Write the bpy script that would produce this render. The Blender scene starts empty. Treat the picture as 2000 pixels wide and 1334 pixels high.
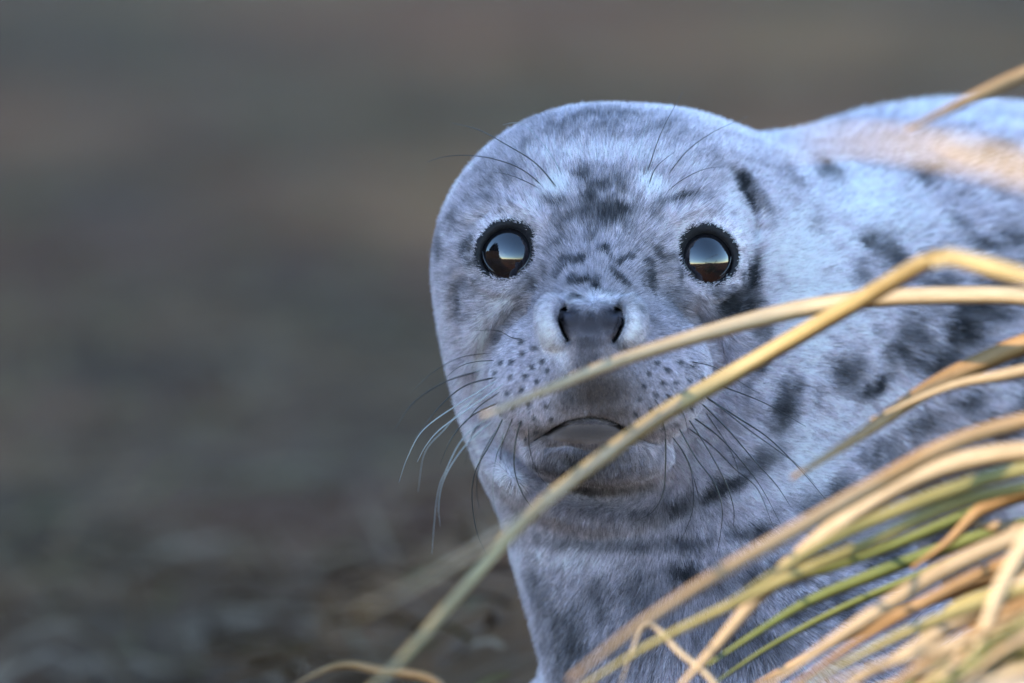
import bpy, math, random
import numpy as np
from mathutils import Vector

random.seed(7)
rng = np.random.default_rng(11)
R = math.radians
scene = bpy.context.scene
col = scene.collection

# ---------------------------------------------------------------- camera
S = 0.00031                     # metres per photo pixel at the seal's eyes
DIST = 5.15
PITCH = R(6.3)
TARGET = np.array([0.0, 0.0, 0.23])
FWD = np.array([0.0, math.cos(PITCH), -math.sin(PITCH)])
UP = np.array([0.0, math.sin(PITCH), math.cos(PITCH)])
RIGHT = np.array([1.0, 0.0, 0.0])
CAM = TARGET - DIST * FWD
cd = bpy.data.cameras.new("camera")
cam = bpy.data.objects.new("camera", cd)
col.objects.link(cam)
cam.location = CAM
cam.rotation_euler = (math.pi / 2 - PITCH, 0, 0)
cd.sensor_width = 36
cd.lens = 36 * DIST / (2000 * S)
cd.clip_start = 0.1
cd.clip_end = 1500
cd.dof.use_dof = True
cd.dof.focus_distance = DIST - 0.004
cd.dof.aperture_fstop = 3.5
scene.camera = cam

# ---------------------------------------------------------------- light
SUN_EL = R(15)
SUN_AZ = R(52)                  # the light travels right and away from the camera
SUN_DIR = np.array([math.sin(SUN_AZ) * math.cos(SUN_EL), math.cos(SUN_AZ) * math.cos(SUN_EL), -math.sin(SUN_EL)])
world = bpy.data.worlds.new("World")
scene.world = world
world.use_nodes = True
wn = world.node_tree
bg = wn.nodes["Background"]
sky = wn.nodes.new("ShaderNodeTexSky")
sky.sky_type = 'NISHITA'
sky.sun_disc = False
sky.sun_elevation = SUN_EL
# direction towards the sun is -SUN_DIR; rotation is measured from +Y clockwise
sky.sun_rotation = math.atan2(-SUN_DIR[0], -SUN_DIR[1])
sky.air_density = 1.0
sky.dust_density = 0.05
sky.ozone_density = 2.6
wn.links.new(sky.outputs[0], bg.inputs[0])
bg.inputs[1].default_value = 0.15
ld = bpy.data.lights.new("sun", 'SUN')
sun = bpy.data.objects.new("sun", ld)
col.objects.link(sun)
ld.energy = 2.0
ld.angle = R(0.5)
ld.color = (1.0, 0.80, 0.58)
sun.rotation_euler = Vector(SUN_DIR).to_track_quat('-Z', 'Y').to_euler()
sun.location = (-6, -6, 6)
vs = scene.view_settings
vs.view_transform = 'Standard'
vs.look = 'None'
vs.gamma = 1
vs.use_curve_mapping = False
vs.exposure = 2.66

# ---------------------------------------------------------------- helpers
def px(X, Y, W=0.0):
    """photo pixel + distance toward the camera (in pixel units) -> world, parallel to the view axis"""
    X, Y, W = np.asarray(X, float), np.asarray(Y, float), np.asarray(W, float)
    return TARGET + ((X - 1000) * S)[..., None] * RIGHT + ((667 - Y) * S)[..., None] * UP - (W * S)[..., None] * FWD

def ray(X, Y, W=0.0):
    """the same, but on the camera ray through the pixel"""
    X, Y, W = np.asarray(X, float), np.asarray(Y, float), np.asarray(W, float)
    k = (DIST - W * S) / DIST
    return CAM + ((X - 1000) * S * k)[..., None] * RIGHT + ((667 - Y) * S * k)[..., None] * UP + (DIST - W * S)[..., None] * FWD

_T = rng.random((64, 64, 64)).astype(np.float32)
def noise(p, scale):
    q = np.asarray(p, np.float32) / scale
    i = np.floor(q).astype(np.int64)
    f = q - i
    f = f * f * (3 - 2 * f)
    out = 0
    for a in (0, 1):
        wx = f[:, 0] if a else 1 - f[:, 0]
        for b in (0, 1):
            wy = f[:, 1] if b else 1 - f[:, 1]
            for c in (0, 1):
                wz = f[:, 2] if c else 1 - f[:, 2]
                out = out + wx * wy * wz * _T[(i[:, 0] + a) & 63, (i[:, 1] + b) & 63, (i[:, 2] + c) & 63]
    return out

def fbm(p, scale, n=3):
    t, a, s = 0, 1, 0
    for k in range(n):
        t = t + a * noise(np.asarray(p) + 13.7 * k, scale / 2 ** k)
        s += a
        a *= 0.5
    return t / s

def mesh_obj(name, verts, faces, mat, parent=None, base=None, smooth=True):
    me = bpy.data.meshes.new(name)
    v = np.asarray(verts, float)
    if base is not None:
        v = v - np.asarray(base)
    if isinstance(faces, np.ndarray):
        n, k = faces.shape
        me.vertices.add(len(v))
        me.vertices.foreach_set("co", v.ravel())
        me.loops.add(n * k)
        me.loops.foreach_set("vertex_index", faces.ravel())
        me.polygons.add(n)
        me.polygons.foreach_set("loop_start", np.arange(0, n * k, k))
        me.polygons.foreach_set("loop_total", np.full(n, k))
        me.update(calc_edges=True)
        me.validate()
    else:
        me.from_pydata(v.tolist(), [], faces)
    me.polygons.foreach_set("use_smooth", np.full(len(me.polygons), smooth))
    me.materials.append(mat)
    o = bpy.data.objects.new(name, me)
    col.objects.link(o)
    if parent:
        o.parent = parent
    return o

def tag(o, label=None, category=None, group=None, kind=None):
    for k, v in (("label", label), ("category", category), ("group", group), ("kind", kind)):
        if v:
            o[k] = v
    return o

def empty(name, loc):
    o = bpy.data.objects.new(name, None)
    o.empty_display_size = 0.05
    o.location = loc
    col.objects.link(o)
    return o

def material(name, color=(0.5, 0.5, 0.5), rough=0.7, spec=0.5):
    m = bpy.data.materials.new(name)
    m.use_nodes = True
    b = m.node_tree.nodes["Principled BSDF"]
    b.inputs["Base Color"].default_value = (*color, 1)
    b.inputs["Roughness"].default_value = rough
    b.inputs["Specular IOR Level"].default_value = spec
    return m, m.node_tree, b

def ramp(nt, stops):
    r = nt.nodes.new("ShaderNodeValToRGB")
    els = r.color_ramp.elements
    while len(els) < len(stops):
        els.new(0.5)
    for e, (p, c) in zip(els, stops):
        e.position = p
        e.color = (*c, 1)
    return r

def spline(pts, n):
    """Catmull-Rom through the points"""
    P = np.asarray(pts, float)
    P = np.vstack([2 * P[0] - P[1], P, 2 * P[-1] - P[-2]])
    m = len(P) - 3
    t = np.linspace(0, m - 1e-6, n)
    i = t.astype(int)
    f = (t - i)[:, None]
    a, b, c, d = P[i], P[i + 1], P[i + 2], P[i + 3]
    return 0.5 * (2 * b + (c - a) * f + (2 * a - 5 * b + 4 * c - d) * f ** 2 + (3 * b - a - 3 * c + d) * f ** 3)

# ---------------------------------------------------------------- ground
def ground_height(x, y):
    p = np.stack([x, y, np.zeros_like(x)], -1)
    near = 0.06 * (fbm(p + 40, 0.9, 4) - 0.5)
    r = np.hypot(x, y)
    far = 1.2 * (fbm(p + 90, 14.0, 3) - 0.5) * np.clip((r - 10) / 25, 0, 1)
    calm = np.clip((np.hypot(x - 0.35, y - 0.3) - 0.5) / 0.6, 0.25, 1)
    hol = np.clip((0.06 - x) / 0.3, 0, 1) * np.clip((y + 0.5) / 0.45, 0, 1)
    hol = np.maximum(hol, np.clip((y - 1.1) / 0.6, 0, 1))
    hol = hol * hol * (3 - 2 * hol)
    return near * calm + far - 0.012 - 0.14 * hol

def axis(fine, step, limit, growth):
    a = list(np.arange(0, fine, step))
    s = step
    while a[-1] < limit:
        s *= growth
        a.append(a[-1] + s)
    a = np.array(a)
    return np.concatenate([-a[:0:-1], a])

gx = axis(2.2, 0.035, 600, 1.16)
gy = axis(2.2, 0.035, 600, 1.16) + 1.0
GX, GY = np.meshgrid(gx, gy, indexing='ij')
GZ = ground_height(GX.ravel(), GY.ravel())
nx, ny = len(gx), len(gy)
idx = np.arange(nx * ny).reshape(nx, ny)
gf = np.stack([idx[:-1, :-1], idx[1:, :-1], idx[1:, 1:], idx[:-1, 1:]], -1).reshape(-1, 4)

gm, nt, b = material("dune_soil", rough=0.95, spec=0.1)
tc = nt.nodes.new("ShaderNodeTexCoord")
mp = nt.nodes.new("ShaderNodeMapping")
mp.inputs["Scale"].default_value = (1.0, 0.55, 1.0)
nt.links.new(tc.outputs["Object"], mp.inputs["Vector"])
n1 = nt.nodes.new("ShaderNodeTexNoise")
n1.inputs["Scale"].default_value = 2.6
n1.inputs["Detail"].default_value = 7
n1.inputs["Roughness"].default_value = 0.62
n2 = nt.nodes.new("ShaderNodeTexNoise")
n2.inputs["Scale"].default_value = 1.6
n2.inputs["Detail"].default_value = 3
nt.links.new(mp.outputs[0], n1.inputs["Vector"])
nt.links.new(mp.outputs[0], n2.inputs["Vector"])
r1 = ramp(nt, [(0.36, (0.0445, 0.0182, 0.0069)), (0.47, (0.1368, 0.0537, 0.0193)), (0.56, (0.2394, 0.0959, 0.0339)), (0.68, (0.3933, 0.1744, 0.0655))])
r2 = ramp(nt, [(0.42, (0.1476, 0.0750, 0.0234)), (0.58, (0.2970, 0.0979, 0.0381))])
mx = nt.nodes.new("ShaderNodeMix")
mx.data_type = 'RGBA'
mx.inputs[0].default_value = 0.4
nt.links.new(n1.outputs["Fac"], r1.inputs[0])
nt.links.new(n2.outputs["Fac"], r2.inputs[0])
nt.links.new(r1.outputs[0], mx.inputs[6])
nt.links.new(r2.outputs[0], mx.inputs[7])
n4 = nt.nodes.new("ShaderNodeAttribute")
n4.attribute_name = "ground_dark"
r4 = ramp(nt, [(0.0, (0.86, 0.86, 0.86)), (1.0, (0.27, 0.28, 0.31))])
nt.links.new(n4.outputs["Fac"], r4.inputs[0])
mg = nt.nodes.new("ShaderNodeMix")
mg.data_type = 'RGBA'
mg.blend_type = 'MULTIPLY'
mg.inputs[0].default_value = 1.0
nt.links.new(mx.outputs[2], mg.inputs[6])
nt.links.new(r4.outputs[0], mg.inputs[7])
nt.links.new(mg.outputs[2], b.inputs["Base Color"])
bp = nt.nodes.new("ShaderNodeBump")
bp.inputs["Strength"].default_value = 0.8
bp.inputs["Distance"].default_value = 0.03
n3 = nt.nodes.new("ShaderNodeTexNoise")
n3.inputs["Scale"].default_value = 26
n3.inputs["Detail"].default_value = 6
nt.links.new(tc.outputs["Object"], n3.inputs["Vector"])
nt.links.new(n3.outputs["Fac"], bp.inputs["Height"])
nt.links.new(bp.outputs[0], b.inputs["Normal"])
ground = mesh_obj("ground", np.stack([GX.ravel(), GY.ravel(), GZ], -1), gf, gm)
tag(ground, kind="structure")
gp = np.stack([GX.ravel(), GY.ravel(), np.zeros(GX.size)], -1)
ground_dark = 1.7 * (fbm(gp * np.array([1, .6, 1]) + 3, 0.75, 3) - .36)
for dx_, dy_, rx_, ry_, st_ in ((-.42, 4.0, .30, 1.6, .8), (-.62, 6.5, .3, 2.2, .7), (-.3, 2.4, .30, .8, .3), (-.75, 9.8, .35, 1.5, .6), (-.3, 1.0, .22, .4, .4), (.85, 9.5, .2, 1.4, .5)):  # darker ground patches, mostly along the left side
    ground_dark = ground_dark + st_ * np.exp(-((gp[:, 0] - dx_) / rx_) ** 2 - ((gp[:, 1] - dy_) / ry_) ** 2)
da = ground.data.attributes.new("ground_dark", 'FLOAT', 'POINT')
da.data.foreach_set("value", np.clip(ground_dark, 0, 1).astype(np.float32))

# ---------------------------------------------------------------- unseen bank added to shade the seal, and conifers mirrored in its eyes
Dh = np.array([math.sin(SUN_AZ), math.cos(SUN_AZ)])          # sun travel on the ground
Nh = np.array([-Dh[1], Dh[0]])                               # toward the shaded side
SHADE_Q0 = np.array([-0.20, -0.22])                           # a point on the edge of the shade
def bank_height(q, t):
    """q metres into the shaded side, t metres toward the sun"""
    face = np.clip(q / 1.9 + 0.72, 0, 1)                     # steep end, shaped to set the edge of the shade
    face = face * face * (3 - 2 * face)
    hump = np.exp(-((t - 13.5) / 3.6) ** 2)
    end = np.clip((30 - q) / 9, 0, 1)
    p = np.stack([q, t, np.zeros_like(q)], -1)
    return 6.2 * face * hump * end * (0.93 + 0.16 * fbm(p, 2.6, 3)) - 0.45
qs = np.concatenate([np.arange(-3, 2, 0.14), np.arange(2, 31, 0.6)])
ts = np.arange(4.2, 24, 0.4)
Q, Tt = np.meshgrid(qs, ts, indexing='ij')
XY = SHADE_Q0 + Q.ravel()[:, None] * Nh - Tt.ravel()[:, None] * Dh
idx = np.arange(Q.size).reshape(Q.shape)
bf = np.stack([idx[:-1, :-1], idx[:-1, 1:], idx[1:, 1:], idx[1:, :-1]], -1).reshape(-1, 4)
shade_bank = mesh_obj("shade_bank", np.column_stack([XY, bank_height(Q.ravel(), Tt.ravel())]), bf, gm)
tag(shade_bank, kind="structure")

bark, _, _ = material("bark", (0.06, 0.045, 0.035), 0.9)
needle, nt, b = material("needles", (0.02, 0.035, 0.016), 0.7, 0.2)
def spruce_mesh(h, seed):
    rs = random.Random(seed)
    V, F = [], []
    lev = 34
    for k in range(lev):
        z = h * (0.08 + 0.9 * k / lev)
        rad = 0.24 * h * (1 - k / lev) ** 0.85 + 0.06
        for j in range(13):
            a = rs.uniform(0, 6.283)
            L = rad * rs.uniform(0.7, 1.1)
            w = 0.16 * L + 0.07
            c, s_ = math.cos(a), math.sin(a)
            dz = -0.25 * L
            for tw in (0.0, 1.1):
                i = len(V)
                ox, oy, oz = -s_ * w * math.cos(tw), c * w * math.cos(tw), w * math.sin(tw)
                V += [(0, 0, z), (c * L * .55 + ox, s_ * L * .55 + oy, z + dz * .4 + oz), (c * L, s_ * L, z + dz), (c * L * .55 - ox, s_ * L * .55 - oy, z + dz * .4 - oz)]
                F.append((i, i + 1, i + 2, i + 3))
    return V, F
def tube(pts, radii, sides=8):
    P = np.asarray(pts, float)
    tn = np.gradient(P, axis=0)
    tn /= np.linalg.norm(tn, axis=1)[:, None] + 1e-12
    ref = np.array([0.31, 0.27, 0.91])
    V, F = [], []
    for p, t, r in zip(P, tn, radii):
        a = np.cross(t, ref); a /= np.linalg.norm(a)
        c = np.cross(t, a)
        for k in range(sides):
            w = 2 * math.pi * k / sides
            V.append(p + r * (math.cos(w) * a + math.sin(w) * c))
    n = len(P)
    for i in range(n - 1):
        for k in range(sides):
            k2 = (k + 1) % sides
            F.append((i * sides + k, i * sides + k2, (i + 1) * sides + k2, (i + 1) * sides + k))
    F.append(tuple(range(sides))[::-1])
    F.append(tuple(range((n - 1) * sides, n * sides)))
    return np.array(V), F
proto = None
tree_spots = [(-2.9, 13.2, 1.5), (-2.1, 13.8, 2.1), (-1.4, 13.3, 2.3), (-0.75, 13.9, 2.6), (0.9, 13.6, 1.8), (1.7, 14.2, 3.0), (2.5, 13.4, 4.2), (3.5, 14.4, 6.0), (4.7, 13.5, 7.6), (6.1, 14.3, 9.4), (7.7, 13.6, 10.5), (9.6, 14.2, 12.0), (11.8, 13.5, 11.5)]
for q, t, h in tree_spots:
    xy = SHADE_Q0 + q * Nh - t * Dh
    z = max(float(bank_height(np.array([q]), np.array([t]))[0]) - 0.1, float(ground_height(xy[:1], xy[1:])[0]) - 0.1)
    if proto is None:
        root = empty("spruce_tree", (xy[0], xy[1], z))
        Vt, Ft = tube([(0, 0, 0), (0.02, 0, 2.0), (0, 0.01, 3.95)], [0.09, 0.06, 0.01])
        mesh_obj("trunk", Vt, Ft, bark, root)
        V, F = spruce_mesh(4.0, 3)
        mesh_obj("crown", V, F, needle, root, smooth=False)
        proto = root
    else:
        root = proto.copy()
        col.objects.link(root)
        root.location = (xy[0], xy[1], z)
        for ch in proto.children:
            c = ch.copy()
            col.objects.link(c)
            c.parent = root
    root.scale = (h / 4,) * 3
    root.rotation_euler = (0, 0, q * 2.1)
    tag(root, "dark spruce on the dune mirrored in the seal's eye", "tree", "spruces along the dune top")

# ---------------------------------------------------------------- the seal: one implicit body
def ell(p, c, r):
    q = p - np.array(c, np.float32)
    r = np.array(r, np.float32)
    k0 = np.sqrt(((q / r) ** 2).sum(-1)) + 1e-6
    k1 = np.sqrt(((q / r ** 2) ** 2).sum(-1)) + 1e-9
    return k0 * (k0 - 1) / k1
def cone(p, a, b, ra, rb):
    a, b = np.array(a, np.float32), np.array(b, np.float32)
    ab = b - a
    h = np.clip(((p - a) @ ab) / (ab @ ab), 0, 1)
    return np.linalg.norm(p - a - h[:, None] * ab, axis=1) - (ra + (rb - ra) * h)
def smin(a, b, k):
    h = np.maximum(k - np.abs(a - b), 0) / k
    return np.minimum(a, b) - h * h * k * 0.25
def smax(a, b, k):
    return -smin(-a, -b, k)
def line_dist(p, pts):
    d = np.full(len(p), 1e9, np.float32)
    q = p[:, :2]
    for a, b in zip(pts[:-1], pts[1:]):
        a, b = np.array(a, np.float32), np.array(b, np.float32)
        ab = b - a
        h = np.clip(((q - a) @ ab) / (ab @ ab), 0, 1)
        d = np.minimum(d, ((q - a - h[:, None] * ab) ** 2).sum(-1))
    return np.sqrt(d)
def smooth_line(pts, n=14):
    return spline(np.array(pts, float), n).tolist()

def body_base(p):
    d = cone(p, (1430, 665, -600), (1900, 733, -1120), 400, 528)
    d = smin(d, cone(p, (1900, 733, -1120), (2400, 716, -1650), 528, 556), 120)
    d = smin(d, cone(p, (2400, 716, -1650), (3250, 872, -2500), 556, 290), 120)
    d = smin(d, cone(p, (3250, 872, -2500), (3700, 960, -3000), 290, 90), 120)
    for sg in (-1, 1):                                              # hind flippers
        d = smin(d, ell(p, (3850 + sg * 70, 960, -3150 + sg * 110), (170, 45, 170)), 90)
    d = smin(d, cone(p, (1335, 880, -520), (1490, 1400, -430), 372, 372), 150)
    d = smin(d, cone(p, (1760, 1230, -330), (1940, 1375, -40), 95, 42), 110)   # fore flipper on the near side
    d = smin(d, cone(p, (1170, 1370, -620), (1080, 1400, -520), 80, 34), 90)   # and the far one, tucked under the chest
    return d
def head_base(p):
    d = ell(p, (1178, 523, -320), (326, 318, 330))
    d = smin(d, ell(p, (1172, 770, -350), (264, 270, 275)), 130)
    d = smin(d, ell(p, (1345, 530, -470), (230, 302, 300)), 120)
    return d
FRONT_EYE = {}
def eye_rad(q, n):
    """distance from the eye axis, measured so that the opening is a tilted oval"""
    sg = 1.0 if n[0] > 0 else -1.0
    u = np.array([sg * 0.86, 0.50, 0.0]); u = u - (u @ n) * n; u /= np.linalg.norm(u)
    v = np.cross(n, u)
    a, b = q @ u.astype(np.float32), q @ v.astype(np.float32)
    out = np.where(a > 0, 1.13, 1.03)
    return np.sqrt((a / out) ** 2 + (b / 0.95) ** 2)
def eye_centre(c):
    return c + np.array([0, 9, 0], np.float32)
GROOVES = [  # polyline, width, depth (+ = crease, - = ridge)
    (smooth_line([(1106, 603), (1094, 606), (1091, 622), (1098, 645), (1106, 662)]), 7.5, 32),
    (smooth_line([(1199, 605), (1211, 608), (1214, 625), (1207, 648), (1198, 664)]), 7.5, 32),
    ([(1152, 715), (1150, 805)], 9, 6),
    (smooth_line([(1034, 866), (1062, 847), (1100, 824), (1145, 814), (1190, 820), (1228, 842), (1250, 856), (1270, 864)]), 5.5, 24),
    (smooth_line([(1075, 868), (1110, 866), (1150, 874), (1195, 868), (1230, 864)]), 7, 7),
    # muzzle edge against the cheeks
    (smooth_line([(1012, 606), (975, 640), (944, 700), (936, 760), (962, 840), (1010, 892)]), 24, 38),
    (smooth_line([(1356, 612), (1392, 650), (1410, 715), (1392, 800), (1345, 880)]), 24, 38),
    # under the chin and throat folds
    (smooth_line([(1000, 888), (1050, 930), (1130, 962), (1230, 966), (1330, 930), (1400, 870)]), 24, 44),
    (smooth_line([(985, 915), (1050, 985), (1150, 1015), (1260, 1010), (1370, 965), (1450, 880)]), 26, -32),
    (smooth_line([(985, 990), (1090, 1050), (1190, 1068), (1310, 1058), (1420, 1000), (1510, 900), (1545, 800)]), 26, 42),
    (smooth_line([(1010, 1075), (1120, 1115), (1260, 1120), (1420, 1070)]), 30, -14),
    # right temple crease, folds behind the eye
    (smooth_line([(1440, 345), (1462, 400), (1478, 450)]), 16, 12),
    (smooth_line([(1436, 600), (1462, 560), (1474, 505), (1466, 450)]), 16, 13),
    (smooth_line([(1540, 540), (1545, 640), (1530, 740)]), 40, 18),
    # brow folds over the eyes, cheek streak
    (smooth_line([(925, 415), (965, 398), (1020, 402), (1062, 430)]), 16, -9),
    (smooth_line([(1318, 425), (1370, 402), (1425, 425), (1452, 470)]), 16, -9),
    (smooth_line([(905, 545), (898, 610), (912, 690)]), 16, 9),
]
def face(p):
    d = head_base(p)
    d = smin(d, cone(p, (1183, 470, -85), (1156, 640, 118), 92, 90), 80)
    d = smin(d, ell(p, (1170, 728, 22), (218, 158, 180)), 46)
    d = smin(d, ell(p, (1066, 755, 102), (106, 92, 98)), 36)
    d = smin(d, ell(p, (1258, 753, 102), (106, 92, 98)), 36)
    d = smin(d, ell(p, (1148, 850, 92), (104, 40, 84)), 20)
    d = smin(d, ell(p, (1150, 882, 36), (158, 66, 118)), 36)
    d = smin(d, ell(p, (1152, 620, 176), (74, 38, 66)), 24)
    d = smin(d, ell(p, (1082, 632, 186), (35, 50, 56)), 14)
    d = smin(d, ell(p, (1223, 632, 184), (35, 50, 56)), 14)
    d = smin(d, cone(p, (1151, 650, 194), (1150, 745, 170), 40, 28), 18)
    for c, n in FRONT_EYE.values():
        q = p - c
        ax = q @ n
        rad = eye_rad(q, n)
        bowl = np.linalg.norm(p - (c + n * 97), axis=1) - 66
        d = smax(d, -bowl, 26)
        d = smin(d, np.sqrt((rad - 70) ** 2 + (ax - 33) ** 2) - 12, 20)
        d = smin(d, np.sqrt((rad - 56.5) ** 2 + (ax - 45) ** 2) - (7.5 - 0.05 * q[:, 1]), 12)
        d = np.maximum(d, -np.maximum(np.linalg.norm(p - eye_centre(c), axis=1) - 66, rad - 56))      # hollow for the eyeball
    front = np.clip((p[:, 2] + 330) / 120, 0, 1)
    near = (np.abs(d) < 120) & (front > 0)
    if near.any():
        pn = p[near]
        add = np.zeros(len(pn), np.float32)
        for pts, w, dep in GROOVES:
            pts = np.array(pts)
            m = ((pn[:, 0] > pts[:, 0].min() - 3 * w) & (pn[:, 0] < pts[:, 0].max() + 3 * w) &
                 (pn[:, 1] > pts[:, 1].min() - 3 * w) & (pn[:, 1] < pts[:, 1].max() + 3 * w))
            if m.any():
                add[m] += dep * np.exp(-(line_dist(pn[m], pts) / w) ** 2)
        d = d.copy()
        d[near] += add * front[near]
    return d
def seal_sdf(p):
    p = np.asarray(p, np.float32)
    d = body_base(p)
    m = (p[:, 0] > 700) & (p[:, 0] < 1800) & (p[:, 1] > 50) & (p[:, 1] < 1300) & (p[:, 2] > -850) & (p[:, 2] < 420)
    if m.any():
        d[m] = smin(d[m], face(p[m]), 95)
    return d

def surf_w(x, y, f, w0=400.0, w1=-900.0):
    w = np.arange(w0, w1, -4.0)
    P = np.column_stack([np.full_like(w, x), np.full_like(w, y), w])
    s = np.where(f(P) < 0)[0]
    return float(w[s[0]]) if len(s) else None
EYE_R = 69.0
for name, (x, y, n) in {"a": (992, 489, (-0.24, -0.12, 0.94)), "b": (1380, 498, (0.22, -0.12, 0.94))}.items():
    n = np.array(n, np.float32)
    n /= np.linalg.norm(n)
    w = surf_w(x, y, lambda P: head_base(np.asarray(P, np.float32)))
    FRONT_EYE[name] = (np.array([x, y, w], np.float32) - n * 44, n)

def rect_axis(lo, hi, f0, f1, step, grow=1.07, cap=34):
    a = list(np.arange(f0, f1, step))
    s = step
    while a[-1] < hi:
        s = min(s * grow, cap)
        a.append(a[-1] + s)
    s = step
    pre = []
    x = f0
    while x > lo:
        s = min(s * grow, cap)
        x -= s
        pre.append(x)
    return np.array(pre[::-1] + a, np.float32)
def pad4(a):
    while (len(a) - 1) % 4:
        a = np.append(a, 2 * a[-1] - a[-2])
    return a
ax = pad4(rect_axis(760, 4120, 836, 1500, 3.4))
ay = pad4(rect_axis(70, 1560, 340, 1010, 3.4))
aw = pad4(rect_axis(-3420, 330, -150, 250, 3.4))
def grid_eval(ax, ay, aw):
    sh = (len(ax), len(ay), len(aw))
    cx, cy, cw = ax[::4], ay[::4], aw[::4]
    C = np.stack(np.meshgrid(cx, cy, cw, indexing='ij'), -1).reshape(-1, 3)
    dc = np.concatenate([seal_sdf(c) for c in np.array_split(C, 12)]).reshape(len(cx), len(cy), len(cw))
    size = np.sqrt(np.gradient(cx)[:, None, None] ** 2 + np.gradient(cy)[None, :, None] ** 2 + np.gradient(cw)[None, None, :] ** 2)
    near = np.abs(dc) < size * 1.5 + 40
    full = np.repeat(np.repeat(np.repeat(dc, 4, 0), 4, 1), 4, 2)
    msk = np.repeat(np.repeat(np.repeat(near, 4, 0), 4, 1), 4, 2)
    o = 2                                                        # centre each block on its coarse node
    full = full[o:o + sh[0], o:o + sh[1], o:o + sh[2]].copy()
    msk = msk[o:o + sh[0], o:o + sh[1], o:o + sh[2]]
    ii = np.argwhere(msk)
    for part in np.array_split(ii, 16):
        P = np.column_stack([ax[part[:, 0]], ay[part[:, 1]], aw[part[:, 2]]])
        full[part[:, 0], part[:, 1], part[:, 2]] = seal_sdf(P)
    return full
val = grid_eval(ax, ay, aw)
neg = val < 0
n0, n1_, n2_ = val.shape
cnt = np.zeros((n0 - 1, n1_ - 1, n2_ - 1), np.int8)
for a in (0, 1):
    for b_ in (0, 1):
        for c in (0, 1):
            cnt += neg[a:n0 - 1 + a, b_:n1_ - 1 + b_, c:n2_ - 1 + c]
act = (cnt > 0) & (cnt < 8)
cells = np.argwhere(act)
vid = np.full(act.shape, -1, np.int64)
vid[act] = np.arange(len(cells))
acc = np.zeros((len(cells), 3), np.float64)
num = np.zeros(len(cells))
corners = [(a, b_, c) for a in (0, 1) for b_ in (0, 1) for c in (0, 1)]
axes3 = (ax, ay, aw)
for c0 in corners:
    for k in range(3):
        if c0[k]:
            continue
        c1 = list(c0)
        c1[k] = 1
        A, B = cells + np.array(c0), cells + np.array(c1)
        va, vb = val[A[:, 0], A[:, 1], A[:, 2]], val[B[:, 0], B[:, 1], B[:, 2]]
        m = (va < 0) != (vb < 0)
        t = va[m] / (va[m] - vb[m])
        pa = np.column_stack([axes3[j][A[m][:, j]] for j in range(3)])
        pb = np.column_stack([axes3[j][B[m][:, j]] for j in range(3)])
        acc[m] += pa + t[:, None] * (pb - pa)
        num[m] += 1
SV = (acc / num[:, None])
quads = []
for k in range(3):
    sl0 = [slice(1, -1)] * 3
    sl1 = [slice(1, -1)] * 3
    sl0[k] = slice(0, -1)
    sl1[k] = slice(1, None)
    a0, a1 = neg[tuple(sl0)], neg[tuple(sl1)]
    e = np.argwhere(a0 != a1)
    flip = a0[a0 != a1]
    base = e + 1
    base[:, k] -= 1
    u, v = (k + 1) % 3, (k + 2) % 3
    def at(du, dv):
        q = base.copy()
        q[:, u] += du
        q[:, v] += dv
        return vid[q[:, 0], q[:, 1], q[:, 2]]
    qd = np.stack([at(-1, -1), at(0, -1), at(0, 0), at(-1, 0)], -1)
    qd[~flip] = qd[~flip][:, ::-1]
    quads.append(qd)
SF = np.vstack(quads)
SF = SF[(SF >= 0).all(1)]
def sdf_grad(P, e=2.0):
    g = []
    for k in range(3):
        o = np.zeros(3)
        o[k] = e
        g.append(np.concatenate([seal_sdf(c + o) - seal_sdf(c - o) for c in np.array_split(P, 4)]) / (2 * e))
    return np.stack(g, -1)
SN = sdf_grad(SV)
gl = np.linalg.norm(SN, axis=1) + 1e-6
dv = np.concatenate([seal_sdf(c) for c in np.array_split(SV, 4)])
SV = SV - SN * np.clip(dv / gl ** 2, -4, 4)[:, None]
SN = SN / gl[:, None]
# photo axes are left handed (y down): flip the winding for world space
SFW = SF[:, ::-1] if np.linalg.det(np.array([RIGHT, -UP, -FWD])) < 0 else SF

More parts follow.
